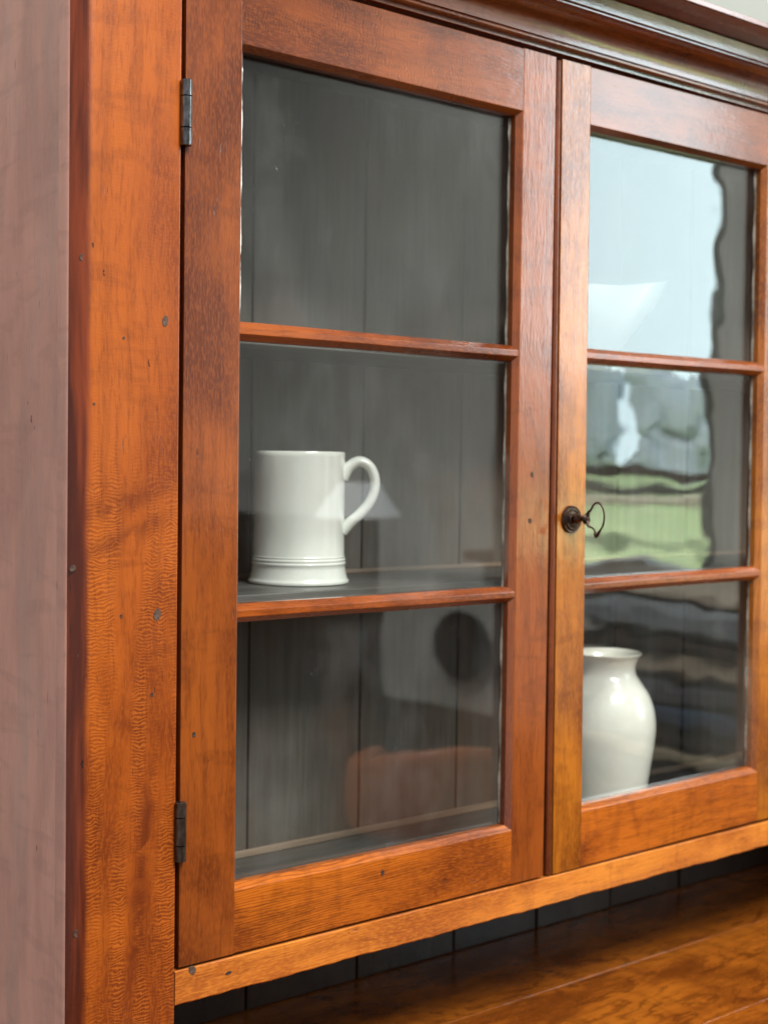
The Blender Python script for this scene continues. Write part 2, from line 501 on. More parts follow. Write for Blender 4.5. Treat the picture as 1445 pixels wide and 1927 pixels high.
def glass(name, wave_amp, sx, sz, dust=0.25):
    k = NT(name)
    tc = k.n('TexCoord'); oi = k.n('ObjectInfo')
    off = k.n('VectorMath', operation='SCALE'); off.inputs[0].default_value = (5.1, 1.7, 8.3); k.l(oi.outputs['Random'], off.inputs['Scale'])
    add = k.n('VectorMath', operation='ADD'); k.l(tc.outputs['Object'], add.inputs[0]); k.l(off.outputs[0], add.inputs[1])
    V = add.outputs[0]
    h1 = k.noise(k.scale(V, (sx, 1, sz)), 1.0, 2, 0.5)
    h2 = k.noise(k.scale(V, (sx * 3.5, 1, sz * 3.2)), 1.0, 1, 0.5)
    nb = k.bump(k.math('MULTIPLY_ADD', h2, 0.05, h1), 1.0, wave_amp)
    geo = k.n('NewGeometry')
    fr = k.n('Fresnel'); k.l(nb, fr.inputs['Normal'])
    k.l(k.math('MULTIPLY_ADD', geo.outputs['Backfacing'], 1 / 1.52 - 1.52, 1.52), fr.inputs['IOR'])   # both faces of the sheet reflect alike
    tr = k.n('BsdfTransparent'); tr.inputs[0].default_value = (0.968, 0.982, 0.972, 1)
    gl = k.n('BsdfGlossy'); gl.inputs['Roughness'].default_value = 0.0; gl.inputs['Color'].default_value = (0.97, 1, 1, 1); k.l(nb, gl.inputs['Normal'])
    mx = k.n('MixShader'); k.l(fr.outputs[0], mx.inputs[0]); k.l(tr.outputs[0], mx.inputs[1]); k.l(gl.outputs[0], mx.inputs[2])
    # dust and dried wipe marks
    df = k.n('BsdfDiffuse'); df.inputs[0].default_value = (0.75, 0.78, 0.78, 1)
    s1 = k.ramp(k.noise(k.scale(V, (1, 1, 0.6)), 420, 1, 0.5), 0.70, 0.80)
    s2 = k.ramp(k.noise(V, 16, 3, 0.6), 0.48, 0.70)
    haze = k.math('MULTIPLY', k.ramp(k.noise(k.scale(V, (1, 1, 0.5)), 9, 4, 0.65), 0.45, 0.75), 0.02)
    f = k.math('ADD', k.math('MULTIPLY', k.math('MULTIPLY', s1, s2), dust * 0.35), haze)
    m2 = k.n('MixShader'); k.l(f, m2.inputs[0]); k.l(mx.outputs[0], m2.inputs[1]); k.l(df.outputs[0], m2.inputs[2])
    k.l(m2.outputs[0], k.out.inputs['Surface'])
    return k.m


MAT['glass_flat'] = glass('old_glass_calm', 0.0004, 4, 6, 0.45)
MAT['glass_wavy'] = glass('old_glass_wavy', 0.0012, 5.0, 8.0, 0.18)


# ------------------------------------------------------------------ setting
wall = box('wall', -3.0, 2.77, 0.335, 0.43, -1.53, 2.9, MAT['wall'])
tag(wall, kind='structure')
floor_m = wood('floor_boards', (0.05, 0.025, 0.012), (0.15, 0.075, 0.035), (0.20, 0.11, 0.05), 'X', rough=0.45, coat=0.1)
floor = box('floor', -3.0, 2.78, -9.0, 0.335, -1.60, -1.53, floor_m)
tag(floor, kind='structure')

# window wall seen only in the reflections: a plastered wall with one opening
WX = 2.80
WY0, WY1, WZ0, WZ1 = -2.42, -1.50, -0.30, 1.95
bm = bmesh.new()
def bm_box(bm, x0, x1, y0, y1, z0, z1):
    r = bmesh.ops.create_cube(bm, size=1)
    for v in r['verts']:
        v.co = Vector(((x0 + x1) / 2 + v.co.x * (x1 - x0), (y0 + y1) / 2 + v.co.y * (y1 - y0), (z0 + z1) / 2 + v.co.z * (z1 - z0)))
bm_box(bm, WX, WX + 0.075, -9.0, WY0, -1.6, 2.9)
bm_box(bm, WX, WX + 0.075, WY1, 0.43, -1.6, 2.9)
bm_box(bm, WX, WX + 0.075, WY0, WY1, -1.6, WZ0)
bm_box(bm, WX, WX + 0.075, WY0, WY1, WZ1, 2.9)
tag(finish('window_wall', bm, simple('cream_plaster', (0.78, 0.79, 0.75), 0.85, 0.04, 4, (1, 1, 1), 0.15)), kind='structure')

# outside: a grassy bank and the overcast sky behind it
k = NT('overcast_sky')
em = k.n('Emission'); em.inputs[0].default_value = (0.78, 0.95, 1.0, 1); em.inputs[1].default_value = SKY_STRENGTH
k.l(em.outputs[0], k.out.inputs['Surface'])
bm = bmesh.new()
bm.faces.new([bm.verts.new(v) for v in ((9.5, -11.8, -1.6), (9.5, -3.6, -1.6), (9.5, -3.6, 6.6), (9.5, -11.8, 6.6))])
tag(finish('sky', bm, k.m), kind='structure')

win_wood = wood('window_paint_wood', (0.05, 0.03, 0.022), (0.12, 0.075, 0.055), (0.16, 0.10, 0.07), 'Y', rough=0.4, coat=0.1)
win = tag(empty('sash_window', (WX, (WY0 + WY1) / 2, WZ0)), 'brown wooden sash window with bright sky, mirrored in the cabinet door glass', 'window')
wo = win.location
fx0, fx1 = WX - 0.012, WX + 0.07
box('window_post', fx0, fx1, WY1 - 0.018, WY1, WZ0, WZ1, MAT['wall'], win, 0.003, origin=wo)
box('window_post', fx0, fx1, WY0, WY0 + 0.045, WZ0, WZ1, MAT['wall'], win, 0.003, origin=wo)
box('window_head', fx0, fx1, WY0 + 0.045, WY1 - 0.018, WZ1 - 0.05, WZ1, win_wood, win, 0.003, origin=wo)
box('sash_rail', fx0 + 0.01, fx1 - 0.01, WY0 + 0.045, WY1 - 0.018, -0.022, 0.005, win_wood, win, 0.003, origin=wo)
box('window_sill', WX - 0.10, fx1, WY0 - 0.05, WY1 + 0.05, WZ0 - 0.035, WZ0, win_wood, win, 0.006, origin=wo)

# unseen dark panels, added to darken what the lower wood and panes mirror
panel_m = wood('added_panel_brown', (0.030, 0.015, 0.010), (0.075, 0.038, 0.024), (0.10, 0.052, 0.032), 'Z', rough=0.5, coat=0.1)
bm = bmesh.new()
bm_box(bm, WX - 0.022, WX - 0.002, -3.05, 0.33, -1.53, -0.88)
bm_box(bm, WX - 0.026, WX - 0.002, -9.0, -3.05, -1.53, -0.22)
tag(finish('added_dark_wall', bm, panel_m), kind='structure')

# daylight falling on the bank outside
ol_d = bpy.data.lights.new('daylight', 'SPOT')
ol_d.energy = 11500.0
ol_d.spot_size = math.radians(95)
ol_d.spot_blend = 0.6
ol_d.shadow_soft_size = 0.8
ol_o = bpy.data.objects.new('daylight', ol_d)
col.objects.link(ol_o)
ol_o.location = (3.9, -4.6, 5.2)
ol_o.rotation_euler = (Vector((7.5, -6.6, -0.2)) - Vector(ol_o.location)).to_track_quat('-Z', 'Y').to_euler()

# grassy bank outside
gm = simple('meadow_green', (0.46, 0.52, 0.28), 0.9, 0.25, 9, (1, 1, 1), 0.3, dark=(0.30, 0.42, 0.18))
bm = bmesh.new()
gx, gy = 24, 30
vv = [[bm.verts.new((3.4 + 6.0 * i / gx, -11.5 + 10.5 * j / gy, -0.95 + 0.95 * (i / gx) ** 0.8 + 0.05 * math.sin(i * 0.9 + j * 0.6) + 0.04 * random.random())) for j in range(gy + 1)] for i in range(gx + 1)]
for i in range(gx):
    for j in range(gy):
        bm.faces.new((vv[i][j], vv[i + 1][j], vv[i + 1][j + 1], vv[i][j + 1]))
tag(finish('hill', bm, gm, smooth=1), kind='structure')

# field fence outside: a bleached top rail, a dark rail above it and posts
fence = tag(empty('field_fence', (5.6, -4.6, -0.6)), 'pale weathered rail fence on the grassy bank outside the window', 'fence')
fo = fence.location
pale_m = simple('bleached_wood', (0.70, 0.60, 0.49), 0.8, 0.2, 12, (1, 0.1, 1), 0.4)
darkr_m = simple('dark_wet_wood', (0.05, 0.04, 0.035), 0.7, 0.2, 12, (1, 0.1, 1), 0.4)
box('rail', 5.50, 5.56, -7.2, -2.6, -0.205, -0.135, pale_m, fence, 0.008, origin=fo)
box('rail', 5.50, 5.55, -7.2, -2.6, -0.125, -0.066, darkr_m, fence, 0.006, origin=fo)
for py_ in (-7.0, -5.75, -3.55, -2.8):
    box('post', 5.565, 5.66, py_ - 0.05, py_ + 0.05, -0.75, -0.05, pale_m, fence, 0.008, origin=fo)

# hazy trees along the top of the bank, one far mass of foliage with a gap where the sky shows
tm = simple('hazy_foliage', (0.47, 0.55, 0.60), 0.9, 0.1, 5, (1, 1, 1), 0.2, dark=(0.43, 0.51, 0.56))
bm = bmesh.new()
rt_ = random.Random(3)
for i in range(900):
    y = rt_.uniform(-10.5, -5.2)
    if -7.52 < y < -7.16: continue
    top = 0.86 + 0.10 * math.sin(y * 3.1) + 0.06 * math.sin(y * 7.7)
    z = rt_.uniform(-0.2, top - 0.12)
    r = rt_.uniform(0.12, 0.17)
    m = Matrix.Translation((rt_.uniform(9.15, 9.4), y, z)) @ Matrix.Diagonal((0.5, 0.9, 1.15, 1)) @ Matrix.Rotation(rt_.uniform(0, 6), 4, 'X')
    bmesh.ops.create_icosphere(bm, subdivisions=1, radius=r, matrix=m)
tag(finish('treeline', bm, tm), 'hazy grey-green line of trees above the grassy bank', 'trees', kind='stuff')

# things in the room that the door glass mirrors
bench_m = wood('bench_oak', (0.03, 0.018, 0.01), (0.08, 0.045, 0.022), (0.11, 0.06, 0.03), 'Y', rough=0.5, coat=0.1)
bench = tag(empty('bench', (2.52, -1.20, -1.53)), 'dark wooden bench under the window carrying a stack of folded blankets', 'bench')
bo = bench.location
box('seat', 2.30, 2.74, -1.72, -0.68, -0.925, -0.885, bench_m, bench, 0.004, origin=bo)
for lx in (2.34, 2.70):
    for ly in (-1.66, -0.74):
        box('leg', lx - 0.025, lx + 0.025, ly - 0.025, ly + 0.025, -1.53, -0.9255, bench_m, bench, 0.003, origin=bo)
layers = [('charcoal', (0.035, 0.035, 0.04), 0.085, 'charcoal folded blanket lying on the bench seat'), ('olive tan', (0.55, 0.47, 0.32), 0.050, 'olive tan folded blanket under a navy one'),
          ('dark brown', (0.06, 0.045, 0.045), 0.045, 'dark brown folded blanket between olive tan and navy ones'), ('navy', (0.05, 0.09, 0.17), 0.055, 'navy folded blanket in the middle of the stack'),
          ('slate', (0.13, 0.13, 0.16), 0.085, 'slate grey folded blanket above the navy one'), ('tan', (0.82, 0.68, 0.52), 0.070, 'pale tan folded blanket high in the stack'),
          ('umber', (0.06, 0.04, 0.035), 0.030, 'thin umber folded blanket between tan and blue-grey ones'), ('blue grey', (0.45, 0.50, 0.54), 0.095, 'thick blue-grey folded blanket near the top of the stack'),
          ('cream', (0.85, 0.74, 0.60), 0.032, 'thin cream folded blanket on top of the stack')]
zb = -0.8845
for nm, c_, th, lab in layers:
    fm = simple('wool_' + nm.replace(' ', '_'), c_, 0.95, 0.12, 60, (1, 1, 1), 0.5)
    bm = bmesh.new()
    bmesh.ops.create_cube(bm, size=1)
    bmesh.ops.subdivide_edges(bm, edges=bm.edges[:], cuts=9, use_grid_fill=True)
    j1, j2 = random.uniform(-0.02, 0.02), random.uniform(-0.03, 0.03)
    for v in bm.verts:
        edge = max(abs(v.co.x), abs(v.co.y)) * 2
        v.co.z *= 1 - 0.5 * max(0, edge - 0.9) / 0.1
        yy, xx = v.co.y * 0.94, v.co.x * 0.34
        hgt_ = 0.5 * th * 0.10 * math.sin(yy * 9 + j2 * 90) * (1 if v.co.z > 0 else 0)
        v.co = Vector((xx + j1, yy + j2, v.co.z * th * 0.97 - abs(hgt_)))
    ob = finish('folded_blanket', bm, fm, None, (2.53, -1.20, zb + th * 0.5), smooth=1)
    tag(ob, lab, 'blanket', 'blankets stacked on the bench')
    zb += th

# low leather tub chair
lea = simple('brown_leather', (0.78, 0.24, 0.08), 0.38, 0.2, 25, (1, 1, 1), 0.4, coat=0.3, dark=(0.62, 0.17, 0.055))
ch = tag(empty('armchair', (2.30, -2.12, -1.53)), 'brown leather chair with low curved back, mirrored in the lower door pane', 'armchair')
bm = bmesh.new()
secs = []
ns = 40
for i in range(ns + 1):
    a = math.radians(-35 + 250 * i / ns)
    rr_ = 0.27
    cx_, cy_ = rr_ * math.cos(a), rr_ * math.sin(a) * -1
    nx_, ny_ = math.cos(a), -math.sin(a)
    top = 0.62 + 0.09 * math.sin(max(0, min(math.pi, a))) ** 2
    ring = []
    for q in range(16):
        t = 2 * math.pi * q / 16
        u = 0.045 * math.copysign(abs(math.cos(t)) ** 0.5, math.cos(t))
        w = math.copysign(abs(math.sin(t)) ** 0.35, math.sin(t))
        zz = 0.40 + (top - 0.40) * (w + 1) / 2
        ring.append(bm.verts.new((cx_ + nx_ * u, cy_ + ny_ * u, zz)))
    secs.append(ring)
for A, B in zip(secs, secs[1:]):
    for q in range(16):
        bm.faces.new((A[q], A[(q + 1) % 16], B[(q + 1) % 16], B[q]))
bm.faces.new(secs[0]); bm.faces.new(secs[-1])
finish('backrest', bm, lea, ch, smooth=40, rot=(0, 0, math.radians(218)))
lathe('seat', [(0, 0.36), (0.235, 0.36), (0.25, 0.375), (0.25, 0.42), (0.235, 0.445), (0.18, 0.46), (0, 0.465)], lea, ch, n=40)
for a in (45, 135, 225, 315):
    lathe('leg', [(0, 0), (0.013, 0), (0.020, 0.361), (0, 0.361)], bench_m, ch, (0.19 * math.cos(math.radians(a)), 0.19 * math.sin(math.radians(a)), 0), n=14)

# dark round tray hung on the wall
tray_m = simple('black_lacquer', (0.02, 0.02, 0.022), 0.5, 0.2, 30, (1, 1, 1), 0.2)
bm = bmesh.new()
bmesh.ops.create_cone(bm, cap_ends=True, segments=40, radius1=0.125, radius2=0.14, depth=0.03)
for v in bm.verts: v.co = Vector((-v.co.z, v.co.x, v.co.y * 0.85))
bmesh.ops.bevel(bm, geom=bm.edges[:], offset=0.004, segments=2, affect='EDGES')
tag(finish('round_tray', bm, tray_m, None, (WX - 0.017, -2.575, -0.645), smooth=40), 'black oval tray hung on the pale window wall, mirrored in door glass', 'tray')

# standing lamp with a white paper shade
fl = tag(empty('floor_lamp', (2.30, -2.56, -1.53)), 'slim standing lamp with white conical shade given an added glow, mirrored beside the mug', 'lamp')
shade_m = simple('white_paper_shade', (0.86, 0.86, 0.84), 0.8, 0.04, 20, (1, 1, 1), 0.2)
_p = [n for n in shade_m.node_tree.nodes if n.type == 'BSDF_PRINCIPLED'][0]
_p.inputs['Emission Color'].default_value = (0.86, 0.92, 1.0, 1)
_p.inputs['Emission Strength'].default_value = 1.2     # glow added so the white shade shows up in the pane
lathe('base', [(0, 0), (0.13, 0), (0.13, 0.012), (0.12, 0.02), (0.02, 0.03), (0, 0.03)], MAT['steel'], fl, n=32)
lathe('pole', [(0, 0.03), (0.010, 0.03), (0.010, 1.44), (0, 1.44)], MAT['steel'], fl, n=12)
lathe('lamp_shade', [(0.065, 1.465), (0.145, 1.345), (0.142, 1.345), (0.062, 1.465)], shade_m, fl, n=48)

# ------------------------------------------------------------------ the cupboard
cup = tag(empty('cupboard', (0.47, 0.15, -0.664)), 'orange-brown cherry cupboard with glazed three-pane doors above an open counter', 'cupboard')
CO = cup.location


def cbox(name, *a, **kw):
    return box(name, *a, cup, origin=CO, **kw)


TOPZ, CZ = 0.478, -0.664
zr1_ = -0.4728
SX = -0.1102

# front posts of the face frame, outer corner chamfered
prof = [(-0.0045, 0.031)] + arris((-0.0045, 0), (0, 1), (-1, 0), 0.0012) + arris((-0.0975, 0), (1, 0), (-0.7, 0.7), 0.0060, 6) \
    + arris((SX, 0.0127), (0.7, -0.7), (0, 1), 0.0055, 6) + [(SX, 0.0312), (-0.06, 0.0312)]
lst = prism('frame_stile', prof, 'Z', CZ, TOPZ, MAT['stile'], cup, CO)
tag(lst, 'bright orange chamfered corner stile with curly figure')
R0, R1 = 0.9580, 1.0520
prism('frame_mullion', [(R0, 0.031)] + arris((R0, 0), (0, 1), (1, 0), 0.0012) + arris((R1, 0), (-1, 0), (0, 1), 0.0012) + [(R1, 0.031)], 'Z', zr1_ + 0.0003, TOPZ, MAT['stile_plain'], cup, CO)
R0, R1 = 1.516, 1.610
prof = [(R0, 0.031)] + arris((R0, 0), (0, 1), (1, 0), 0.0012) + arris((R1, 0), (-1, 0), (0.7, 0.7), 0.0035, 4) \
    + arris((R1 + 0.0127, 0.0127), (-0.7, -0.7), (0, 1), 0.0035, 4) + [(R1 + 0.0127, 0.0312), (R0 + 0.04, 0.0312)]
prism('frame_stile', prof, 'Z', CZ, TOPZ, MAT['stile'], cup, CO)
# sides
sp = cbox('side_panel', SX + 0.0006, SX + 0.022, 0.0318, 0.330, CZ, TOPZ, MAT['side'], bev=0.0008)
tag(sp, 'dull mauve-brown side panel')
cbox('side_panel', R1 - 0.010, R1 + 0.0121, 0.0318, 0.330, CZ, TOPZ, MAT['inside'], bev=0.0008)
# rail below the doors, lower edge worn uneven
zr0, zr1 = -0.5060, -0.4728
bm = bmesh.new()
nseg = 640
xa, xb = -0.0038, 1.5153
secs = []
for i in range(nseg + 1):
    x = xa + (xb - xa) * i / nseg
    e = 0.0004 * math.sin(x * 37) + 0.0003 * math.sin(x * 91 + 1) + 0.0002 * math.sin(x * 233) + random.uniform(-0.0002, 0.0002)
    e2 = 0.0006 * math.sin(x * 55 + 2) + random.uniform(-0.0003, 0.0003)
    pr = [(zr0 + e + 0.0018, 0.0), (zr1 - 0.0010 + e2 * 0.3, 0.0), (zr1, 0.0012), (zr1, 0.026), (zr0 + 0.001, 0.026), (zr0 + e, 0.0022)]
    secs.append([bm.verts.new((x - 0.7558, y - 0.013, z + 0.4894)) for z, y in pr])
for A, B in zip(secs, secs[1:]):
    for j in range(6):
        bm.faces.new((A[j], A[(j + 1) % 6], B[(j + 1) % 6], B[j]))
bm.faces.new(secs[0]); bm.faces.new(secs[-1])
rail = finish('frame_rail', bm, MAT['frame_h'], cup, Vector((0.7558, 0.013, -0.4894)) - CO)
tag(rail, 'worn orange rail under the doors with uneven lower edge')
# head rail above the doors (mostly behind the cornice)
cbox('frame_rail', xa, 0.9576, 0.002, 0.026, 0.4672, TOPZ + 0.0, MAT['cornice'], bev=0.0005)
# inside of the case
YB = 0.285
cbox('case_top', SX + 0.0225, R1 - 0.0105, 0.0325, YB - 0.001, TOPZ - 0.016, TOPZ - 0.001, MAT['inside'], bev=0.0005)
cbox('case_bottom', SX + 0.0225, R1 - 0.0105, 0.0265, YB - 0.001, -0.497, -0.4735, MAT['shelf'], bev=0.0008)
sh = cbox('shelf', SX + 0.0225, R1 - 0.0105, 0.112, YB - 0.001, -0.1585, -0.1385, MAT['shelf'], bev=0.0012)
cbox('shelf', SX + 0.0225, R1 - 0.0105, 0.115, YB - 0.001, 0.124, 0.1425, MAT['shelf'], bev=0.0012)
cbox('batten', 0.02, 1.50, YB - 0.006, YB - 0.0008, -0.1380, -0.1325, MAT['batten'], bev=0.0008)
cbox('batten', 0.02, 1.50, YB - 0.006, YB - 0.0008, -0.4730, -0.4650, MAT['batten'], bev=0.0008)
# back boards, full height down to the counter
jx = [-0.075, 0.0995, 0.2716, 0.4434, 0.6127, 0.7732, 0.932, 1.095, 1.262, 1.430, 1.602]
for i in range(len(jx) - 1):
    dy = random.uniform(0, 0.0015)
    cbox('back_board', jx[i] + 0.0014, jx[i + 1] - 0.0014, YB + dy, YB + 0.016, -0.4965, TOPZ - 0.001, MAT['back'], bev=0.0016)
    cbox('back_board', jx[i] + 0.0014, jx[i + 1] - 0.0014, YB + dy, YB + 0.016, CZ, -0.4972, MAT['back_shaded'], bev=0.0016)
cbox('back_lining', jx[0], jx[-1], YB + 0.0175, YB + 0.024, CZ, TOPZ - 0.001, MAT['inside'])
# counter
for (y0, y1, z) in ((-0.30, -0.082, 0.0), (-0.080, 0.1080, 0.0), (0.1102, YB + 0.030, 0.0)):
    cbox('counter_board', -0.16, 1.67, y0, y1, CZ - 0.026 + z, CZ - 0.0005 + z, MAT['counter'], bev=0.0004)
# cornice: bead, cove, fillet, sloping soffit board with top edge
X0c, X1c = -0.155, 1.66
cor = prism('cornice_bead', [(0.4745 + 0.0032 * math.sin(a), -0.0020 - 0.0036 * math.cos(a)) for a in [math.pi * (i / 8 - 0.5) for i in range(9)]] + [(0.4777, 0.0015), (0.4713, 0.0015)], 'X', X0c, X1c, MAT['cornice'], cup, CO, smooth=50)
cove = [(0.4785 + 0.0295 * math.sin(t), -0.035 + 0.031 * math.cos(t)) for t in [math.pi / 2 * i / 14 for i in range(15)]]
cv = prism('cornice_cove', cove + [(0.5095, -0.035), (0.5095, 0.02), (0.4785, 0.02)], 'X', X0c, X1c, MAT['cornice'], cup, CO, smooth=50)
fil = [(0.5100, 0.02)] + [(0.5100, -0.0362), (0.5112, -0.0374), (0.5262, -0.0374), (0.5272, -0.0364), (0.5272, 0.02)]
prism('cornice_fillet', fil, 'X', X0c, X1c, MAT['cornice'], cup, CO)
sof = [(0.5277, 0.02), (0.5277, -0.035), (0.5335, -0.0765), (0.5345, -0.0780), (0.5398, -0.0780), (0.5410, -0.0765), (0.5410, 0.02)]
prism('cornice_board', sof, 'X', X0c, X1c, MAT['cornice'], cup, CO)


# ---- doors
def sash_profile(xo, xi, s, yo=0.0):
    """stile section in (X or Z, Y): outer edge xo, inner edge xi, opening lies towards s"""
    p = arris((xo, yo), (0, 1), (s, 0), 0.0008, 2)
    p += arris((xi, yo), (-s, 0), (s * 0.58, 0.81), 0.0009, 4)
    p += [(xi + s * 0.0050, yo + 0.0072), (xi + s * 0.0050, 0.0160), (xi - s * 0.0030, 0.0160), (xi - s * 0.0030, 0.0265), (xo, 0.0265)]
    return p


def muntin_profile(z):
    yo = 0.0008
    p = arris((z - 0.0032, yo), (-0.6, 0.8), (1, 0), 0.0006, 2) + arris((z + 0.0032, yo), (-1, 0), (0.6, 0.8), 0.0006, 2)
    p += [(z + 0.0088, 0.0082), (z + 0.0088, 0.0158), (z + 0.0035, 0.0158), (z + 0.0035, 0.0255), (z - 0.0035, 0.0255), (z - 0.0035, 0.0158), (z - 0.0088, 0.0158), (z - 0.0088, 0.0082)]
    return p


def make_door(x0, x1, xi0, xi1, z0, z1, zi0, zi1, zm, rotz, mats, glassmat, rotd):
    cx, cz = (x0 + x1) / 2, (z0 + z1) / 2
    o = Vector((cx, 0, cz))
    d = empty('door', o - CO, cup, (0, rotd, 0))
    prism('door_stile', sash_profile(x0, xi0, 1), 'Z', z0, z1, mats[0], d, o)
    prism('door_stile', sash_profile(x1, xi1, -1), 'Z', z0, z1, mats[1], d, o)
    e = 0.0002
    prism('door_rail', sash_profile(z1 - e, zi1, -1, 0.0002), 'X', xi0 + e, xi1 - e, mats[2], d, o)
    prism('door_rail', sash_profile(z0 + e, zi0, 1, 0.0002), 'X', xi0 + e, xi1 - e, mats[3], d, o)
    for z in zm:
        prism('muntin', muntin_profile(z), 'X', xi0 + e, xi1 - e, MAT['muntin'], d, o, nseg=24, wob=0.0002)
    edges = [zi1] + list(zm) + [zi0]
    for i in range(3):
        t, b = edges[i], edges[i + 1]
        t2 = t + 0.002 if i == 0 else t - 0.0040
        b2 = b - 0.002 if i == 2 else b + 0.0040
        g = box('pane', xi0 - 0.0020, xi1 + 0.0020, 0.0166, 0.0186, b2, t2, glassmat, d, origin=o,
                rot=(random.uniform(-0.002, 0.002), 0, random.uniform(-0.0012, 0.0012)))
        # putty along the far side
        bm = bmesh.new()
        n = 30
        prev = None
        xs = xi1 - 0.0050
        for q in range(n + 1):
            z = b + 0.006 + (t - b - 0.012) * q / n
            w = max(0.0003, 0.0011 + 0.0008 * math.sin(q * 0.7 + i * 2) + random.uniform(-0.0006, 0.0006))
            dpt = 0.0142 + random.uniform(-0.0004, 0.0004)
            cur = [bm.verts.new(c) for c in ((xs - w, 0.0164, z), (xs - 0.0002, dpt, z), (xs + 0.001, 0.0164, z))]
            if prev:
                for j in range(3):
                    bm.faces.new((prev[j], prev[(j + 1) % 3], cur[(j + 1) % 3], cur[j]))
            else:
                bm.faces.new(cur)
            prev = cur
        bm.faces.new(prev)
        finish('putty', bm, MAT['putty'], d, Vector((0, 0, 0)) - o)
    return d, o


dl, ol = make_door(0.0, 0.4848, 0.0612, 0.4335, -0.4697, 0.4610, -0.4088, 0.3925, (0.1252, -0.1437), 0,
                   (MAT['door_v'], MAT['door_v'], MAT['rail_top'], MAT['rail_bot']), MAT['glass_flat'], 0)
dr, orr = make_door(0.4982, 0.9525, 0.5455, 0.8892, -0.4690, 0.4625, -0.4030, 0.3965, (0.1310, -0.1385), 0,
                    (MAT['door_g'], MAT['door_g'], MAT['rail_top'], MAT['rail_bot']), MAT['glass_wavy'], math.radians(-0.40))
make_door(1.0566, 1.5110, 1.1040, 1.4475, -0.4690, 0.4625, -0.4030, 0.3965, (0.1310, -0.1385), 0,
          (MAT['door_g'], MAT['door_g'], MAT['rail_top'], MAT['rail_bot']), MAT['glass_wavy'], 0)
# bead along the meeting edge
prof = [(0.4935 - 0.0042 * math.cos(a), 0.0040 - 0.0042 * math.sin(a)) for a in [math.pi * i / 10 for i in range(11)]] + [(0.4977, 0.024), (0.4893, 0.024)]
prism('bead', prof, 'Z', -0.4685, 0.4600, MAT['bead'], dr, orr, smooth=50)


# white strip imitating the window glint along the inner edge of the hinge stile
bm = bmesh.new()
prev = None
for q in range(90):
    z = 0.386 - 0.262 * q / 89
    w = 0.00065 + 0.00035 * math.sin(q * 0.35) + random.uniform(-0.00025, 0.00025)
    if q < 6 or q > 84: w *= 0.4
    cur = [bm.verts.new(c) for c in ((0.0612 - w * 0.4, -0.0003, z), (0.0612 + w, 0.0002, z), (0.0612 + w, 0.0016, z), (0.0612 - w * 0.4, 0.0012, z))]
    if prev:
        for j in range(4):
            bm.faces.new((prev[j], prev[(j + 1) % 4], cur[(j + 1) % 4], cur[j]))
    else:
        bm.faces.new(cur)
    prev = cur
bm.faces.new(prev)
finish('glint_strip', bm, simple('glint_white', (0.80, 0.80, 0.76), 0.7, 0.1, 200, (1, 1, 0.2), 0.4), dl, Vector((0, 0, 0)) - ol)


# hinges
def hinge(z0, z1, mat):
    h = (z1 - z0)
    prof = [(0, 0), (0.0046, 0), (0.0053, 0.0006)]
    for f in (0.27, 0.745):
        prof += [(0.0053, h * f - 0.0006), (0.0040, h * f), (0.0053, h * f + 0.0006)]
    prof += [(0.0053, h - 0.0006), (0.0046, h), (0.003, h + 0.0002), (0, h + 0.0006)]
    o = lathe('hinge', prof, mat, dl, Vector((-0.0012, -0.0032, z0)) - ol, n=28, smooth=40)
    b = box('hinge_leaf', -0.0043, -0.0002, 0.0005, 0.024, z0 + 0.001, z1 - 0.001, mat, dl, origin=ol)


hinge(0.2874, 0.3472, MAT['steel'])
hinge(-0.3692, -0.3140, MAT['rust'])

# escutcheon on the right door
kx, kz = 0.5204, -0.059
esc = [(0.0, 0.006), (0.0050, 0.006), (0.0062, 0.0045), (0.0095, 0.0040), (0.0104, 0.0052), (0.0116, 0.0052), (0.0124, 0.0034), (0.0140, 0.0030), (0.0150, 0.0034), (0.0158, 0.0022), (0.0160, 0.0), (0, 0)]
lathe('escutcheon', esc, MAT['bronze'], dr, Vector((kx, -0.0002, kz)) - orr, n=40, smooth=40, axis='-Y')
# key standing in the lock
key = tag(empty('key', (kx, -0.006, kz)), 'small dark bronze key with ring bow standing in the door lock', 'key')
shank = [(0, 0.0), (0.0052, 0.0), (0.0060, 0.0025), (0.0058, 0.0060), (0.0040, 0.0095), (0.0030, 0.0125), (0.0028, 0.0150), (0.0042, 0.0165), (0.0062, 0.0175), (0.0064, 0.0192), (0.0040, 0.0205), (0.0022, 0.0215), (0, 0.022)]
lathe('shank', shank, MAT['bronze'], key, (0, 0, 0), n=28, smooth=50, axis='-Y')
bow = bez([(0, -0.0195, -0.002), (0, -0.0235, -0.0095), (0, -0.0300, -0.0115), (0, -0.0355, -0.0155), (0, -0.0375, -0.0225), (0, -0.0430, -0.0165),
           (0, -0.0505, -0.006), (0, -0.0520, 0.007), (0, -0.0475, 0.0175), (0, -0.0395, 0.0222), (0, -0.0310, 0.0185), (0, -0.0275, 0.0125), (0, -0.0225, 0.0090), (0, -0.0195, 0.002)], 8)
rr = []
for i, p in enumerate(bow):
    rr.append(0.0011 + 0.0010 * math.exp(-((p.z + 0.0205) / 0.004) ** 2) + 0.0008 * math.exp(-((p.y + 0.021) / 0.004) ** 2))
bow = [Vector((0, -0.0195 + (p.y + 0.0195) * 0.80, p.z * 0.86)) for p in bow]
sweep('bow', bow, rr, [r * 1.1 for r in rr], (1, 0, 0), MAT['bronze'], key, n=10)


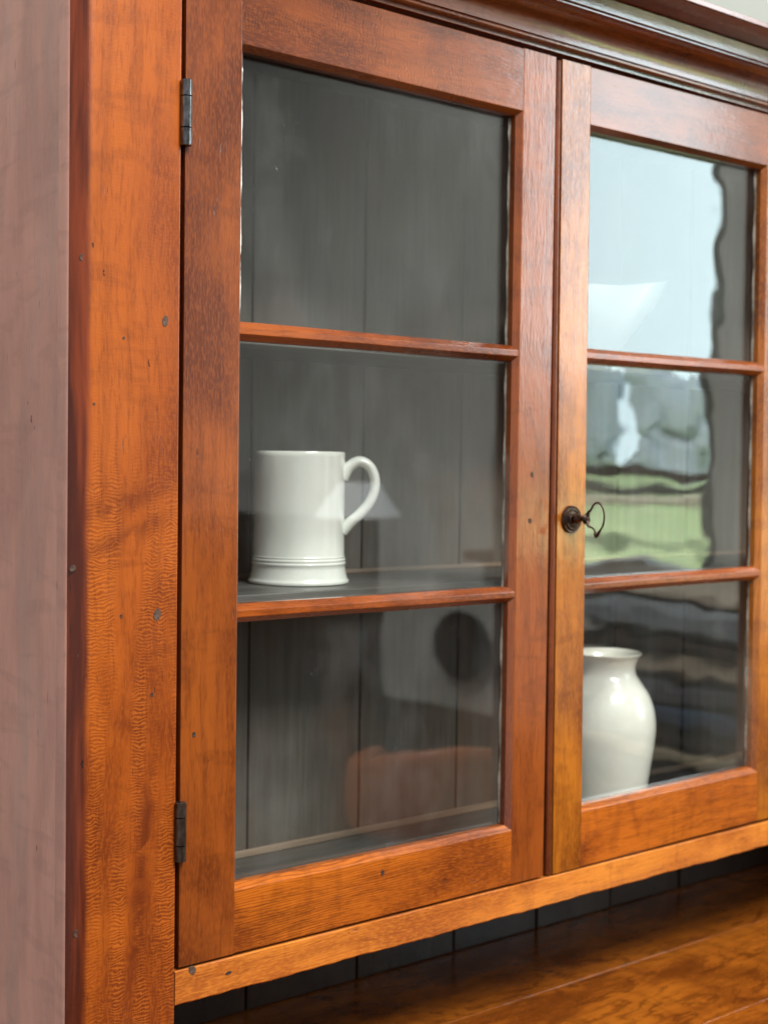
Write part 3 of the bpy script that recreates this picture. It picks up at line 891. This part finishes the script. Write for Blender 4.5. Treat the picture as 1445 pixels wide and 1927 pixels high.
# plugs and nail heads, set where the photograph shows them
def disc(name, pxx, pyy, Y, r, mat, parent, porig, sz=1.3, nrm=None, depth=0.0005):
    c = px(pxx, pyy, Y)
    bm = bmesh.new()
    n = 18
    ph = random.random() * 6
    rad = [r * (1 + 0.10 * math.sin(2 * a + ph) + random.uniform(-0.06, 0.06)) for a in [2 * math.pi * i / n for i in range(n)]]
    top = [bm.verts.new((0.88 * rad[i] * math.cos(2 * math.pi * i / n), -depth, 0.88 * sz * rad[i] * math.sin(2 * math.pi * i / n))) for i in range(n)]
    bot = [bm.verts.new((rad[i] * math.cos(2 * math.pi * i / n), 0.0006, sz * rad[i] * math.sin(2 * math.pi * i / n))) for i in range(n)]
    ctr = bm.verts.new((0, -depth * 0.4, 0))
    for i in range(n):
        j = (i + 1) % n
        bm.faces.new((top[i], top[j], bot[j], bot[i]))
        bm.faces.new((ctr, top[j], top[i]))
    o = finish(name, bm, mat, parent, c - Vector(porig), smooth=35)
    if nrm is not None:
        o.rotation_euler = (0, 0, nrm)
    return o


LO = CO + lst.location
for (a, b, r) in ((311, 604, 0.0035), (296, 1157, 0.0040)):
    disc('plug', a, b, 0.0, r, MAT['plug'], lst, LO, 1.5)
for (a, b, r) in ((157, 483, 0.0033), (155, 1235, 0.0042), (147, 1757, 0.0040), (137, 1070, 0.0028)):
    disc('plug', a, b, 0.0035 + max(0, (150 - a)) * 0.0003, r, MAT['plug'], lst, LO, 1.15, math.radians(-28))
for (a, b, r) in ((286, 1308, 0.0016), (228, 1160, 0.0014), (233, 636, 0.0013), (177, 760, 0.0012)):
    disc('nail_head', a, b, 0.0, r, MAT['nail'], lst, LO, 1.2)
for (a, b, r) in ((1001, 893, 0.0026), (997, 980, 0.0028), (720, 1643, 0.0024), (365, 1383, 0.0022)):
    disc('nail_head', a, b, 0.0, r, MAT['nail'], dl, ol, 1.2)
disc('plug', 362, 1827, 0.0, 0.0042, MAT['plug'], rail, CO + rail.location, 1.0)
disc('plug', 430, 1832, 0.0, 0.0036, MAT['nail'], rail, CO + rail.location, 0.5)

# ------------------------------------------------------------------ pottery
SH = -0.1385 + 0.0002
mx_, my_ = 0.286, 0.208
mug = tag(empty('mug', (mx_, my_, SH)), 'tall pale green-white glazed mug with ribbed foot and loop handle on the shelf', 'mug')
hm = px(562, 849, my_ - 0.03).z - SH
rb = 0.0528
prof = [(0, 0.002), (0.050, 0.0018), (0.0558, 0.0), (0.0582, 0.0008), (0.0588, 0.0026), (0.0583, 0.0044), (0.0572, 0.0054), (0.0566, 0.0066), (0.0560, 0.0090), (0.0550, 0.0130), (0.0543, 0.0175),
        (0.0540, 0.0215), (0.0546, 0.0222), (0.0550, 0.0236), (0.0546, 0.0250), (0.0537, 0.0256), (0.0544, 0.0264), (0.0547, 0.0278), (0.0542, 0.0291), (0.0532, 0.0297), (0.0538, 0.0304), (0.0539, 0.0312), (0.0534, 0.0320), (0.0530, 0.0330),
        (rb, 0.06), (rb, 0.10), (rb, hm - 0.006), (rb + 0.0002, hm - 0.002), (rb - 0.0012, hm), (rb - 0.0030, hm - 0.001), (rb - 0.0042, hm - 0.004), (rb - 0.0045, 0.09), (rb - 0.005, 0.03), (0.040, 0.012), (0, 0.010)]
lathe('body', prof, MAT['mug'], mug, (0, 0, 0), n=96, smooth=50)
# handle lies in the plane facing the camera
hd = Vector((0.80, -0.60, 0)).normalized()
hp = [(0.0495, 0.1200), (0.0570, 0.1325), (0.0685, 0.1395), (0.0800, 0.1350), (0.0868, 0.1225), (0.0870, 0.1075), (0.0812, 0.0925), (0.0700, 0.0790), (0.0590, 0.0690), (0.0500, 0.0590)]
pts = bez([(hd.x * a, hd.y * a, b * hm / 0.150) for a, b in hp], 10)
n_ = len(pts)
ra = [0.0060 + 0.0012 * abs(2 * i / (n_ - 1) - 1) ** 2 for i in range(n_)]
rbn = [0.0098 + 0.0025 * abs(2 * i / (n_ - 1) - 1) ** 2 for i in range(n_)]
sweep('handle', pts, ra, rbn, (hd.y, -hd.x, 0), MAT['mug'], mug, n=20)

VB = -0.4735 + 0.0002
vy = 0.150
vp = px(1140, 1228, vy)
vh = vp.z - VB
vase = tag(empty('vase', (vp.x, vy, VB)), 'ivory glazed baluster vase with flared lip standing behind the glass', 'vase')
s = vh
vprof = [(0, 0.004), (0.046, 0.003), (0.050, 0.0), (0.0535, 0.002), (0.0545, 0.008), (0.0560, 0.10 * s), (0.0600, 0.25 * s), (0.0655, 0.42 * s), (0.0682, 0.53 * s), (0.0680, 0.60 * s), (0.0650, 0.68 * s),
         (0.0580, 0.76 * s), (0.0480, 0.825 * s), (0.0415, 0.87 * s), (0.0397, 0.905 * s), (0.0408, 0.94 * s), (0.0436, 0.972 * s), (0.0470, 0.992 * s), (0.0478, 1.0 * s), (0.0464, 1.003 * s), (0.0430, 0.985 * s),
         (0.0385, 0.95 * s), (0.0365, 0.905 * s), (0.0385, 0.86 * s), (0.055, 0.76 * s), (0.062, 0.6 * s), (0.050, 0.1 * s), (0, 0.05 * s)]
dense = bez([(a, b, 0) for a, b in vprof], 4)
lathe('body', [(max(0, q.x), q.y) for q in dense], MAT['vase'], vase, (0, 0, 0), n=96, smooth=1)

# creamer on the upper shelf
cb = 0.1425 + 0.0002
cpos = Vector((0.715, 0.165, cb))
creamer = tag(empty('creamer', cpos), 'white creamer, glaze greyed to read as dimly lit, with tall flared pouring lip on the upper shelf', 'creamer')
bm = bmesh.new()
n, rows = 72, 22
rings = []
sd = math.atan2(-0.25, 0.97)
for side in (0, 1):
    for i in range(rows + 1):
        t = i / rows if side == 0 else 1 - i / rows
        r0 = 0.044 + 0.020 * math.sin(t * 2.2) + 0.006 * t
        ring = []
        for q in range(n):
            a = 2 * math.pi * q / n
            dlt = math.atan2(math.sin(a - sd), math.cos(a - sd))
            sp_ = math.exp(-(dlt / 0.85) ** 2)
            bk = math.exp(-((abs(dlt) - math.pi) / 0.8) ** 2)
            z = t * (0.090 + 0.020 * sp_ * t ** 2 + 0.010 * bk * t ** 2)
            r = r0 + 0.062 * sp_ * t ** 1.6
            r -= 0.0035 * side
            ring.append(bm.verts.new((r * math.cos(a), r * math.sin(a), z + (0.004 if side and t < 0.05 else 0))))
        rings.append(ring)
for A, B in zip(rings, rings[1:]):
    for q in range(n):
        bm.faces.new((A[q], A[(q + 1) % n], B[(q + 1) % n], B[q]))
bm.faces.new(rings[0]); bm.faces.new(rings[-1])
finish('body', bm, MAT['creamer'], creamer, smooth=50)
hp = bez([(-0.055, 0.015, 0.085), (-0.080, 0.022, 0.098), (-0.098, 0.027, 0.080), (-0.092, 0.025, 0.050), (-0.062, 0.016, 0.030)], 8)
sweep('handle', hp, 0.0042, 0.0060, (0.26, 0.96, 0), MAT['creamer'], creamer, n=14)
